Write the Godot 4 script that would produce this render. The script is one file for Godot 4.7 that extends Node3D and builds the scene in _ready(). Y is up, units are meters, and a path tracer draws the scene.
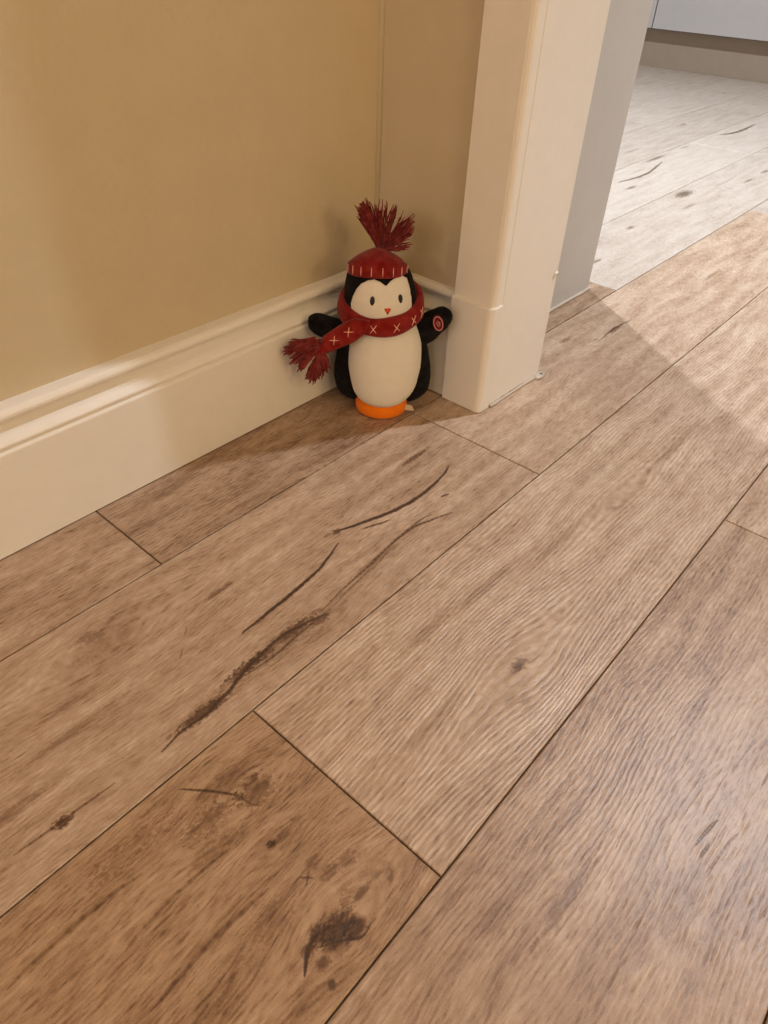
extends Node3D
# A plush penguin in the corner of a hallway, by the casing of a doorway into a kitchen.
# Metres, y up. The corner of the two painted walls stands at x = 0, z = 0; the doorway wall runs along x, the long wall along z.

const CEILING := 2.40
const JAMB_X := 0.197          # left reveal of the doorway
const OPEN_R := 1.12           # right reveal of the doorway
const WALL_T := 0.126          # thickness of the doorway wall
const PLANK_W := 0.19306
const SEAM := 0.134            # a long seam between planks
const ROOM_X := 3.4
const ROOM_Z := 3.6
const KIT_X0 := -2.4
const KIT_X1 := 2.2
const KIT_Z := -3.75

var M := {}
var used := {}
var rng := RandomNumberGenerator.new()

func _ready():
	rng.seed = 7
	# ---- camera
	var cam := Camera3D.new()
	cam.name = "camera"
	cam.position = Vector3(0.6125, 0.49, 0.7066)
	cam.rotation = Vector3(-0.6984, 0.69188, 0.045375)
	cam.fov = 72.27
	cam.near = 0.02
	cam.far = 50.0
	add_child(cam)
	# ---- surroundings and exposure
	var we := WorldEnvironment.new()
	we.name = "environment"
	var env := Environment.new()
	env.background_mode = Environment.BG_COLOR
	env.background_color = Color(0, 0, 0)
	env.tonemap_mode = Environment.TONE_MAPPER_LINEAR
	env.tonemap_exposure = 1.0
	env.sdfgi_enabled = true
	env.ssao_enabled = true
	env.ssil_enabled = true
	we.environment = env
	add_child(we)
	make_materials()
	# ---- lamps: warm globes in the hall, whiter downlights in the kitchen ceiling
	var warm := Color(1.0, 0.90, 0.70)
	var white := Color(0.91, 0.955, 1.0)
	floor_lamp(Vector3(0.32, 0.0, 3.10), Color(1.0, 0.955, 0.92), 0.50, 1.15, "globe floor lamp at the far end of the hall by the long wall", "floor lamps in the hall")
	floor_lamp(Vector3(1.35, 0.0, 2.80), Color(1.0, 0.955, 0.92), 0.43, 1.45, "tall globe floor lamp at the far end of the hall, away from the walls", "floor lamps in the hall")
	floor_lamp(Vector3(2.55, 0.0, 0.34), warm, 0.67, 1.15, "globe floor lamp standing beside the doorway wall", "floor lamps in the hall")
	floor_lamp(Vector3(2.30, 0.0, 1.15), warm, 0.50, 1.50, "tall globe floor lamp in the middle of the hall", "floor lamps in the hall")
	downlight(Vector3(0.826, CEILING, -1.257), white, 7.6, "white recessed downlight in the kitchen ceiling facing the doorway", "kitchen downlights", 60.0)
	downlight(Vector3(-0.97, CEILING, -1.22), white, 7.8, "white recessed downlight in the kitchen ceiling behind the grey wall end", "kitchen downlights", 72.0)
	build_shell()
	build_trim()
	build_floor()
	build_kitchen()
	build_penguin()

# ------------------------------------------------------------------ bookkeeping
func numbered(called: String) -> String:
	var n: int = used.get(called, 0)
	used[called] = n + 1
	return called if n == 0 else "%s_%03d" % [called, n]

func tag(o: Node, label: String, category := "", group := "", kind := ""):
	if label: o.set_meta("label", label)
	if category: o.set_meta("category", category)
	if group: o.set_meta("group", group)
	if kind: o.set_meta("kind", kind)

func mesh_node(called: String, mesh: Mesh, mat: Material, parent: Node = self) -> MeshInstance3D:
	var o := MeshInstance3D.new()
	o.name = numbered(called) if parent == self else called
	o.mesh = mesh
	if mat: o.material_override = mat
	o.cast_shadow = GeometryInstance3D.SHADOW_CASTING_SETTING_ON
	parent.add_child(o, true)
	return o

func struct(called: String, mesh: Mesh, mat: Material, label := "") -> MeshInstance3D:
	var o := mesh_node(called, mesh, mat)
	tag(o, label, "", "", "structure")
	return o

# ------------------------------------------------------------------ mesh helpers
func start(smooth := true) -> SurfaceTool:
	var st := SurfaceTool.new()
	st.begin(Mesh.PRIMITIVE_TRIANGLES)
	st.set_smooth_group(0 if smooth else -1)
	return st

func done(st: SurfaceTool) -> ArrayMesh:
	st.generate_normals()
	return st.commit()

func tri(st: SurfaceTool, a: Vector3, b: Vector3, c: Vector3, out: Vector3):
	# front faces run clockwise
	if (b - a).cross(c - a).dot(out) > 0.0:
		st.add_vertex(a); st.add_vertex(c); st.add_vertex(b)
	else:
		st.add_vertex(a); st.add_vertex(b); st.add_vertex(c)

func quad(st: SurfaceTool, a: Vector3, b: Vector3, c: Vector3, d: Vector3, out: Vector3):
	tri(st, a, b, c, out)
	tri(st, a, c, d, out)

func add_box(st: SurfaceTool, lo: Vector3, hi: Vector3, bevel := 0.0):
	# a box, its twelve edges chamfered
	var b := bevel
	var c := (lo + hi) * 0.5
	var e := (hi - lo) * 0.5
	for ax in 3:
		for s in [-1.0, 1.0]:
			var n := Vector3.ZERO; n[ax] = s
			var p := []
			for k in [[-1, -1], [1, -1], [1, 1], [-1, 1]]:
				var v := Vector3.ZERO
				v[ax] = s * e[ax]
				v[(ax + 1) % 3] = k[0] * (e[(ax + 1) % 3] - b)
				v[(ax + 2) % 3] = k[1] * (e[(ax + 2) % 3] - b)
				p.append(c + v)
			quad(st, p[0], p[1], p[2], p[3], n)
	if b <= 0.0: return
	for ax in 3:
		var i := (ax + 1) % 3
		var j := (ax + 2) % 3
		for si in [-1.0, 1.0]:
			for sj in [-1.0, 1.0]:
				var p := []
				for k in [[-1, 0], [1, 0], [1, 1], [-1, 1]]:
					var v := Vector3.ZERO
					v[ax] = k[0] * (e[ax] - b)
					v[i] = si * (e[i] - (b if k[1] == 1 else 0.0))
					v[j] = sj * (e[j] - (0.0 if k[1] == 1 else b))
					p.append(c + v)
				var n := Vector3.ZERO; n[i] = si; n[j] = sj
				quad(st, p[0], p[1], p[2], p[3], n)
	for sx in [-1.0, 1.0]:
		for sy in [-1.0, 1.0]:
			for sz in [-1.0, 1.0]:
				var s := Vector3(sx, sy, sz)
				var a := c + s * Vector3(e.x, e.y - b, e.z - b)
				var d := c + s * Vector3(e.x - b, e.y, e.z - b)
				var f := c + s * Vector3(e.x - b, e.y - b, e.z)
				tri(st, a, d, f, s)

func box(lo: Vector3, hi: Vector3, bevel := 0.0) -> ArrayMesh:
	var st := start(false)
	add_box(st, lo, hi, bevel)
	return done(st)

func extrude(profile: PackedVector2Array, a: Vector3, b: Vector3, right: Vector3, up: Vector3, clip := false) -> ArrayMesh:
	# a closed outline swept straight from a to b; clip: nothing behind the wall face
	if clip:
		for k in profile.size(): profile[k].x = maxf(profile[k].x, 0.0)
	var st := start(false)
	var n := profile.size()
	var mid := Vector2.ZERO
	for q in profile: mid += q / n
	for k in n:
		var p := profile[k]
		var q := profile[(k + 1) % n]
		var e := q - p
		var o2 := Vector2(e.y, -e.x)
		if Geometry2D.is_polygon_clockwise(profile): o2 = -o2
		quad(st, a + right * p.x + up * p.y, a + right * q.x + up * q.y, b + right * q.x + up * q.y, b + right * p.x + up * p.y, right * o2.x + up * o2.y)
	var t := Geometry2D.triangulate_polygon(profile)
	for k in range(0, t.size(), 3):
		for e in [[a, a - b], [b, b - a]]:
			var base: Vector3 = e[0]
			var out: Vector3 = e[1]
			tri(st, base + right * profile[t[k]].x + up * profile[t[k]].y, base + right * profile[t[k + 1]].x + up * profile[t[k + 1]].y, base + right * profile[t[k + 2]].x + up * profile[t[k + 2]].y, out)
	return done(st)

func add_rings(st: SurfaceTool, rings: Array, caps := true):
	# rings of equal length joined into a skin
	var n: int = rings[0].size()
	var mids := []
	for r in rings:
		var m := Vector3.ZERO
		for p in r: m += p / n
		mids.append(m)
	for i in rings.size() - 1:
		var m: Vector3 = (mids[i] + mids[i + 1]) * 0.5
		for k in n:
			var a: Vector3 = rings[i][k]
			var b: Vector3 = rings[i][(k + 1) % n]
			var c: Vector3 = rings[i + 1][(k + 1) % n]
			var d: Vector3 = rings[i + 1][k]
			var out := (a + b + c + d) * 0.25 - m
			tri(st, a, b, c, out)
			tri(st, a, c, d, out)
	if caps:
		for e in [[0, 1], [rings.size() - 1, rings.size() - 2]]:
			var out: Vector3 = mids[e[0]] - mids[e[1]]
			for k in n:
				tri(st, mids[e[0]], rings[e[0]][k], rings[e[0]][(k + 1) % n], out)

func add_tube(st: SurfaceTool, path: Array, radii: Array, sides := 6, flat := 1.0, up := Vector3.UP):
	# a round or flattened tube along a path; radii: one for each point; flat: thickness across the band over its height
	var rings := []
	for i in path.size():
		var t: Vector3 = (path[mini(i + 1, path.size() - 1)] - path[maxi(i - 1, 0)]).normalized()
		var u := up
		if absf(t.dot(u)) > 0.95: u = Vector3.RIGHT
		var side := t.cross(u).normalized()
		var v := side.cross(t).normalized()
		var ring := PackedVector3Array()
		for k in sides:
			var a := TAU * k / sides
			ring.append(path[i] + (v * cos(a) + side * sin(a) * flat) * radii[i])
		rings.append(ring)
	add_rings(st, rings)

func smooth_rows(rows: Array, steps: int) -> Array:
	# Catmull-Rom through rows of numbers
	var out := []
	for i in rows.size() - 1:
		var p0: Array = rows[maxi(i - 1, 0)]
		var p1: Array = rows[i]
		var p2: Array = rows[i + 1]
		var p3: Array = rows[mini(i + 2, rows.size() - 1)]
		for s in steps:
			var t := float(s) / steps
			var r := []
			for c in p1.size(): r.append(cubic_interpolate(p1[c], p2[c], p0[c], p3[c], t))
			out.append(r)
	out.append(rows[-1])
	return out

func lathe(profile: Array, sides := 32, at := Vector3.ZERO) -> ArrayMesh:
	# profile: [radius, height]
	var st := start()
	var rings := []
	for p in profile:
		var ring := PackedVector3Array()
		for k in sides:
			var a := TAU * k / sides
			ring.append(at + Vector3(sin(a) * p[0], p[1], cos(a) * p[0]))
		rings.append(ring)
	add_rings(st, rings)
	return done(st)

# ------------------------------------------------------------------ materials
func noise(kind: int, freq: float, seed_: int, octaves := 3) -> FastNoiseLite:
	var n := FastNoiseLite.new()
	n.noise_type = kind
	n.frequency = freq
	n.seed = seed_
	n.fractal_octaves = octaves
	return n

func noise_tex(freq: float, seed_: int, normal := 0.0, size := 256, octaves := 3) -> NoiseTexture2D:
	var t := NoiseTexture2D.new()
	t.width = size; t.height = size
	t.seamless = true
	t.noise = noise(FastNoiseLite.TYPE_SIMPLEX_SMOOTH, freq, seed_, octaves)
	if normal > 0.0:
		t.as_normal_map = true
		t.bump_strength = normal
	return t

func tint_tex(freq: float, seed_: int, a: Color, b: Color) -> NoiseTexture2D:
	var t := noise_tex(freq, seed_)
	var g := Gradient.new()
	g.set_color(0, a); g.set_color(1, b)
	t.color_ramp = g
	return t

func paint(c: Color, rough: float, bump := 0.0, scale := 6.0, spread := 0.03, seed_ := 1) -> StandardMaterial3D:
	var m := StandardMaterial3D.new()
	m.albedo_color = Color(1, 1, 1)
	m.albedo_texture = tint_tex(0.02, seed_, c.darkened(spread), c.lightened(spread))
	m.roughness = rough
	m.uv1_triplanar = true
	m.uv1_world_triplanar = true
	m.uv1_scale = Vector3.ONE * scale
	if bump > 0.0:
		m.normal_enabled = true
		m.normal_texture = noise_tex(0.08, seed_ + 50, 2.0)
		m.normal_scale = bump
	return m

func cloth(c: Color, scale: float, bump: float, sheen: float, seed_: int, spread := 0.10) -> StandardMaterial3D:
	var m := paint(c, 1.0, bump, scale, spread, seed_)
	m.uv1_world_triplanar = false
	m.metallic_specular = 0.1
	m.rim_enabled = sheen > 0.0
	m.rim = sheen
	m.rim_tint = 0.6
	return m

func plain(c: Color, rough: float) -> StandardMaterial3D:
	var m := StandardMaterial3D.new()
	m.albedo_color = c
	m.roughness = rough
	return m

func make_materials():
	M.wall = paint(Color8(200, 182, 152), 0.75, 0.10, 3.0, 0.015, 1)
	M.trim = paint(Color8(232, 224, 215), 0.38, 0.03, 5.0, 0.012, 2)
	M.ceiling = paint(Color8(232, 228, 220), 0.9, 0.08, 3.0, 0.015, 3)
	M.grey_wall = paint(Color8(197, 190, 182), 0.6, 0.05, 3.0, 0.015, 4)
	M.kitchen_wall = paint(Color8(215, 211, 205), 0.8, 0.08, 3.0, 0.015, 5)
	M.cabinet = paint(Color8(190, 184, 180), 0.28, 0.0, 3.0, 0.01, 6)
	M.kick = paint(Color8(160, 142, 122), 0.5, 0.0, 3.0, 0.015, 7)
	M.worktop = paint(Color8(110, 105, 100), 0.35, 0.0, 8.0, 0.15, 8)
	M.steel = plain(Color8(190, 190, 190), 0.3); M.steel.metallic = 1.0
	M.caulk = paint(Color8(186, 168, 150), 0.45, 0.25, 20.0, 0.03, 9)
	M.bead = paint(Color8(214, 198, 168), 0.6, 0.1, 12.0, 0.02, 10)
	M.underlay = plain(Color8(116, 90, 66), 0.95)
	M.black = cloth(Color8(14, 11, 12), 14.0, 0.4, 0.08, 20, 0.1)
	M.white = cloth(Color8(222, 212, 198), 14.0, 0.35, 0.3, 21, 0.02)
	M.red = cloth(Color8(126, 14, 10), 12.0, 0.9, 0.3, 22, 0.16)
	M.yarn = cloth(Color8(112, 14, 12), 20.0, 0.6, 0.3, 23, 0.22)
	M.orange = cloth(Color8(240, 120, 18), 14.0, 0.4, 0.2, 24, 0.04)
	M.beak = cloth(Color8(214, 76, 24), 20.0, 0.3, 0.1, 25, 0.05)
	M.thread = plain(Color8(235, 170, 150), 0.8)
	M.eye = plain(Color8(18, 10, 8), 0.5)
	M.badge = cloth(Color8(96, 30, 32), 20.0, 0.3, 0.0, 26, 0.08)
	M.badge_print = plain(Color8(196, 130, 128), 0.8)
	M.label = plain(Color8(190, 166, 134), 0.8)

# ------------------------------------------------------------------ lamps
func downlight(at: Vector3, color: Color, energy: float, label: String, group: String, beam := 78.0):
	var t := Node3D.new()
	t.name = numbered("ceiling_downlight")
	add_child(t)
	t.position = at
	tag(t, label, "downlight", group)
	mesh_node("trim_ring", lathe([[0.031, 0.0], [0.031, -0.004], [0.036, -0.006], [0.043, -0.005], [0.046, -0.001], [0.046, 0.0]]), M.trim, t)
	var g := StandardMaterial3D.new()
	g.albedo_color = Color(0.9, 0.9, 0.9)
	g.emission_enabled = true
	g.emission = color
	g.emission_energy_multiplier = 4.0
	mesh_node("lamp_diffuser", lathe([[0.001, -0.003], [0.030, -0.003], [0.030, -0.001]]), g, t)
	var l := SpotLight3D.new()
	l.name = "lamp"
	l.position = Vector3(0, -0.012, 0)
	l.rotation.x = -PI / 2
	l.spot_angle = beam
	l.spot_angle_attenuation = 1.0
	l.spot_range = 14.0
	l.spot_attenuation = 2.0
	l.light_color = color
	l.light_energy = energy
	l.light_size = 0.03
	l.shadow_enabled = true
	t.add_child(l)

func floor_lamp(at: Vector3, color: Color, energy: float, high: float, label: String, group: String):
	# a globe lamp on a pole, out of the frame
	var t := Node3D.new()
	t.name = numbered("floor_lamp")
	add_child(t)
	t.position = at
	tag(t, label, "lamp", group)
	mesh_node("base", lathe([[0.12, 0.0], [0.125, 0.006], [0.12, 0.014], [0.03, 0.02], [0.012, 0.03]]), M.steel, t)
	mesh_node("pole", lathe([[0.011, 0.02], [0.011, high - 0.27], [0.03, high - 0.26], [0.03, high - 0.23]], 16), M.steel, t)
	var g := StandardMaterial3D.new()
	g.albedo_color = Color(0.9, 0.9, 0.9)
	g.emission_enabled = true
	g.emission = color
	g.emission_energy_multiplier = 1.0
	var prof := []
	for k in 13: prof.append([maxf(0.002, sin(PI * k / 12.0) * 0.24), high - cos(PI * k / 12.0) * 0.24])
	mesh_node("lamp_globe", lathe(prof, 28), g, t)
	var l := OmniLight3D.new()
	l.name = "lamp"
	l.position = Vector3(0, high, 0)
	l.light_color = color
	l.light_energy = energy
	l.light_size = 0.22
	l.omni_range = 14.0
	l.omni_attenuation = 2.0
	l.shadow_enabled = true
	t.add_child(l)

# ------------------------------------------------------------------ walls and ceiling
func build_shell():
	var z1 := -WALL_T
	struct("wall_left", box(Vector3(-0.12, 0, 0), Vector3(-0.008, CEILING, ROOM_Z)), M.wall, "beige painted long wall left of the penguin")
	var st := start(false)
	add_box(st, Vector3(-0.12, 0, z1), Vector3(JAMB_X - 0.018, CEILING, 0))
	add_box(st, Vector3(JAMB_X - 0.018, 2.03, z1), Vector3(OPEN_R + 0.018, CEILING, 0))
	add_box(st, Vector3(OPEN_R + 0.018, 0, z1), Vector3(ROOM_X, CEILING, 0))
	struct("wall_back", done(st), M.wall, "beige painted wall with the doorway")
	struct("wall_right", box(Vector3(ROOM_X, 0, z1), Vector3(ROOM_X + 0.12, CEILING, ROOM_Z)), M.wall)
	struct("wall_front", box(Vector3(-0.12, 0, ROOM_Z), Vector3(ROOM_X + 0.12, CEILING, ROOM_Z + 0.12)), M.wall)
	struct("ceiling", box(Vector3(KIT_X0 - 0.1, CEILING, KIT_Z - 0.1), Vector3(ROOM_X + 0.12, CEILING + 0.1, ROOM_Z + 0.12)), M.ceiling)
	struct("wall_kitchen_left", box(Vector3(KIT_X0 - 0.1, 0, KIT_Z), Vector3(KIT_X0, CEILING, z1 + 0.1)), M.kitchen_wall)
	struct("wall_kitchen_right", box(Vector3(KIT_X1, 0, KIT_Z), Vector3(KIT_X1 + 0.1, CEILING, z1)), M.kitchen_wall)
	struct("wall_kitchen_back", box(Vector3(KIT_X0, 0, KIT_Z - 0.1), Vector3(KIT_X1, CEILING, KIT_Z)), M.kitchen_wall)
	struct("wall_kitchen_front", box(Vector3(KIT_X0, 0, z1), Vector3(-0.12, CEILING, z1 + 0.1)), M.kitchen_wall)
	struct("wall_end", box(Vector3(-0.30, 0, -0.467), Vector3(0.093, CEILING, z1), 0.002), M.grey_wall, "grey painted wall end just beyond the doorway")

func skirting_profile() -> PackedVector2Array:
	# x: out from the wall, y: height, in metres
	var p := [[-17, 3.2], [37, 3.2], [37, 214], [36.6, 217.5], [35.2, 219.6], [32.0, 220.6], [30.6, 222], [30.6, 226], [33.2, 227.5], [34.2, 230], [33.4, 233.5], [28, 239], [20, 244.5], [12, 248.5], [6.6, 253], [5.0, 260], [6.0, 266.5], [12, 269.5], [20.6, 272.5], [23.4, 277.5], [23.4, 283], [20.6, 288.5], [14, 291.8], [6, 292.6], [-17, 292.6]]
	var out := PackedVector2Array()
	for q in p: out.append(Vector2(q[0], q[1]) * 0.00049)
	return out

func build_trim():
	var pr := skirting_profile()
	var o := struct("baseboard_left", extrude(pr, Vector3(0, 0, 0.0), Vector3(0, 0, ROOM_Z), Vector3.RIGHT, Vector3.UP), M.trim, "tall cream moulded baseboard along the long wall")
	o = struct("baseboard_back", extrude(pr, Vector3(0.0, 0, 0), Vector3(0.137, 0, 0), Vector3.BACK, Vector3.UP, true), M.trim, "short cream moulded baseboard behind the penguin")
	struct("baseboard_right", extrude(pr, Vector3(OPEN_R + 0.065, 0, 0), Vector3(ROOM_X, 0, 0), Vector3.BACK, Vector3.UP, true), M.trim)
	var bead := start()
	add_tube(bead, [Vector3(-0.0075, 0.14, 0.0005), Vector3(-0.0075, CEILING, 0.0005)], [0.0042, 0.0042], 10)
	struct("trim_8", done(bead), M.bead, "pale sealant line down the corner of the two walls")
	# casing: two uprights and a head, each upright on a plinth block
	for side in [[JAMB_X, -1.0], [OPEN_R, 1.0]]:
		var x: float = side[0]
		var s: float = side[1]
		var shape := PackedVector2Array()
		for q in [[61, 0], [61, 14.5], [60, 16], [7, 16.6], [3.5, 15.8], [1.2, 13.5], [0.4, 10], [0.4, 0]]: shape.append(Vector2(q[0] * s, q[1]) * 0.001)
		var c := struct("trim_1" if s < 0 else "trim_2", extrude(shape, Vector3(x, 0.1435, 0), Vector3(x, 2.095, 0), Vector3.RIGHT, Vector3.BACK), M.trim, "cream door casing upright standing on its plinth block" if s < 0 else "")
		var block := PackedVector2Array()
		for q in [[60, 0], [60, 21], [59.4, 22], [5.5, 22.4], [2.2, 21.6], [-0.4, 19], [-1.4, 15.5], [-1.6, 0]]: block.append(Vector2(q[0] * s, q[1]) * 0.001)
		var b := mesh_node("plinth_block", extrude(block, Vector3(x, 0.001, 0), Vector3(x, 0.1425, 0), Vector3.RIGHT, Vector3.BACK), M.trim, c)
		tag(b, "plain square plinth block under the casing")
		var lip := PackedVector2Array()
		for q in [[59.4, 0], [59.4, 21.2], [5.5, 21.6], [2.6, 20.8], [0.4, 18.6], [-0.6, 15.5], [-0.8, 0]]: lip.append(Vector2(q[0] * s, q[1]) * 0.001)
		mesh_node("plinth_top", extrude(lip, Vector3(x, 0.1425, 0), Vector3(x, 0.1435, 0), Vector3.RIGHT, Vector3.BACK), M.trim, c)
	struct("trim_3", box(Vector3(JAMB_X - 0.061, 2.03, 0), Vector3(OPEN_R + 0.061, 2.094, 0.0155), 0.002), M.trim)
	# door lining
	var j := struct("trim_4", box(Vector3(JAMB_X - 0.018, 0.002, -WALL_T - 0.001), Vector3(JAMB_X, 2.03, -0.0004), 0.001), M.trim, "cream door lining seen edge on behind the casing")
	# a bead of caulk smeared where the lining meets the planks, thickest at its far corner
	var st := start()
	var path := []
	var radii := []
	for k in 25:
		var t := k / 24.0
		path.append(Vector3(JAMB_X + 0.0015, 0.0012, lerpf(-0.004, -WALL_T - 0.004, t)))
		radii.append(0.0011 + 0.0009 * rng.randf() + 0.0016 * smoothstep(0.62, 0.95, t))
	add_tube(st, path, radii, 7, 1.6)
	add_lump(st, Vector3(JAMB_X + 0.003, 0.001, -WALL_T + 0.004), Vector3(0.008, 0.0035, 0.013), 5)
	tag(mesh_node("caulk_bead", done(st), M.caulk, j), "pale smeared caulk along the foot of the lining")
	st = start()
	add_lump(st, Vector3(JAMB_X + 0.0005, 0.150, -WALL_T + 0.004), Vector3(0.002, 0.0016, 0.005), 8)
	tag(mesh_node("paint_drip", done(st), M.trim, j), "small white paint drip on the lining edge")
	j = struct("trim_5", box(Vector3(OPEN_R, 0.002, -WALL_T - 0.001), Vector3(OPEN_R + 0.018, 2.03, -0.0004), 0.001), M.trim)
	struct("trim_6", box(Vector3(JAMB_X, 2.012, -WALL_T - 0.001), Vector3(OPEN_R, 2.03, -0.0004), 0.001), M.trim)
	# sealant along the foot of the grey wall end
	st = start()
	path = []; radii = []
	for k in 20:
		path.append(Vector3(0.0945, 0.001, lerpf(-WALL_T - 0.002, -0.468, k / 19.0)))
		radii.append(0.0016 + 0.0008 * rng.randf())
	add_tube(st, path, radii, 7, 2.2)
	struct("trim_7", done(st), M.caulk, "thin pale sealant line at the foot of the grey wall end")

func add_lump(st: SurfaceTool, c: Vector3, r: Vector3, seed_: int):
	var n := noise(FastNoiseLite.TYPE_SIMPLEX_SMOOTH, 1.2, seed_, 2)
	var rings := []
	for i in 9:
		var a := PI * (i + 0.02) / 8.04
		var ring := PackedVector3Array()
		for k in 14:
			var b := TAU * k / 14
			var d := Vector3(sin(a) * cos(b), cos(a), sin(a) * sin(b))
			ring.append(c + d * r * (1.0 + 0.35 * n.get_noise_3dv(d)))
		rings.append(ring)
	add_rings(st, rings)

# ------------------------------------------------------------------ floor
var NA: PackedByteArray
var NB: PackedByteArray
var NC: PackedByteArray
var ND: PackedByteArray
var NW: PackedByteArray

func bytes(freq: float, seed_: int, octaves: int) -> PackedByteArray:
	var im := noise(FastNoiseLite.TYPE_SIMPLEX_SMOOTH, freq, seed_, octaves).get_seamless_image(512, 512)
	im.convert(Image.FORMAT_L8)
	return im.get_data()

func ramp(cols: Array) -> PackedByteArray:
	var g := Gradient.new()
	g.offsets = PackedFloat32Array([0.0, 0.22, 0.5, 0.75, 1.0])
	g.colors = PackedColorArray(cols)
	var out := PackedByteArray()
	for k in 256:
		var c := g.sample(k / 255.0)
		out.append(c.r8); out.append(c.g8); out.append(c.b8)
	return out

# One plank's picture: grain that flows round its knots, pores, and its own cracks and knots.
# spec: x0, z0, len (m), w, h (pixels), seed, lut, tone, line (how much the growth lines show), marks: [kind, ...] in mm of the floor
func plank_material(spec: Dictionary) -> StandardMaterial3D:
	var w: int = spec.w
	var h: int = spec.h
	var x0: float = spec.x0 * 1000.0
	var z0: float = spec.z0 * 1000.0
	var du: float = spec.len * 1000.0 / w
	var dv := PLANK_W * 1000.0 / h
	var lut: PackedByteArray = spec.lut
	var tone: float = spec.tone
	var line: float = spec.line
	var shift: int = spec.seed * 97
	var marks: Array = spec.get("marks", [])
	var knots := []
	for m in marks:
		if m[0] == "knot": knots.append(m)
	var T := PackedFloat32Array(); T.resize(w * h)
	var H := PackedFloat32Array(); H.resize(w * h)
	var white := RandomNumberGenerator.new()
	white.seed = spec.seed
	var nk := knots.size()
	var pores: float = spec.get("pores", 1.0)
	var wave: float = spec.get("wave", 0.045)
	for j in h:
		var v := (j + 0.5) * dv
		for i in w:
			var u := (i + 0.5) * du
			var wu := u * 0.30
			var w0 := int(wu)
			var wf := wu - w0
			var wrow := ((int(v * 0.9) + shift) & 511) * 512
			var wc := (w0 + shift) & 511
			var g := v + (NW[wrow + wc] * (1.0 - wf) + NW[wrow + ((wc + 1) & 511)] * wf - 128.0) * wave
			for k in nk:
				var m = knots[k]
				var a: float = (u + z0 - m[2]) / m[5]
				var b: float = v + x0 - m[1]
				var e: float = a * a + b * b / (m[6] * m[6])
				if e < 6.0: g -= b * 0.82 * exp(-e)
			# fibres, read with a blend along the grain
			var fu := u * 0.34
			var f0 := int(fu)
			var ff := fu - f0
			var row := ((int(g * 2.0 + 4096.0) + shift) & 511) * 512
			var c0 := (f0 + shift) & 511
			var fib := (NA[row + c0] * (1.0 - ff) + NA[row + ((c0 + 1) & 511)] * ff) / 255.0 - 0.5
			fu = u * 0.20
			f0 = int(fu)
			ff = fu - f0
			row = ((int(g * 1.5 + 4096.0) + shift * 3) & 511) * 512
			c0 = (f0 + shift) & 511
			var pore := (NB[row + c0] * (1.0 - ff) + NB[row + ((c0 + 1) & 511)] * ff) / 255.0
			pore = clampf((pore - 0.60) * 5.0, 0.0, 1.0) * pores
			row = ((int(g * 1.1 + 4096.0) + shift) & 511) * 512
			var band := NC[row + ((int(u * 0.16) + shift) & 511)] / 255.0 - 0.5
			var mott := ND[((int(v * 1.2) + shift) & 511) * 512 + ((int(u * 0.7) + shift) & 511)] / 255.0 - 0.5
			var rings := sin(g * 1.5 + band * 4.0)
			var q := w * j + i
			T[q] = tone + fib * 0.28 - pore * 0.20 + band * 0.36 + mott * 0.14 + rings * 0.05 * line + (white.randf() - 0.5) * 0.10
			H[q] = 0.6 + fib * 0.30 - pore * 0.32 + rings * 0.13 * line + mott * 0.12
	for m in marks:
		mark(m, T, H, w, h, x0, z0, du, dv)
	var rgb := PackedByteArray(); rgb.resize(w * h * 3)
	var hb := PackedByteArray(); hb.resize(w * h)
	for q in w * h:
		var t := clampi(int(T[q] * 255.0), 0, 255) * 3
		rgb[q * 3] = lut[t]
		rgb[q * 3 + 1] = lut[t + 1]
		rgb[q * 3 + 2] = lut[t + 2]
		hb[q] = clampi(int(H[q] * 255.0), 0, 255)
	var mat := StandardMaterial3D.new()
	mat.albedo_texture = ImageTexture.create_from_image(Image.create_from_data(w, h, false, Image.FORMAT_RGB8, rgb))
	mat.roughness = 0.40
	mat.metallic_specular = 0.5
	mat.heightmap_enabled = true
	mat.heightmap_texture = ImageTexture.create_from_image(Image.create_from_data(w, h, false, Image.FORMAT_L8, hb))
	mat.heightmap_scale = 0.045
	return mat

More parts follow.
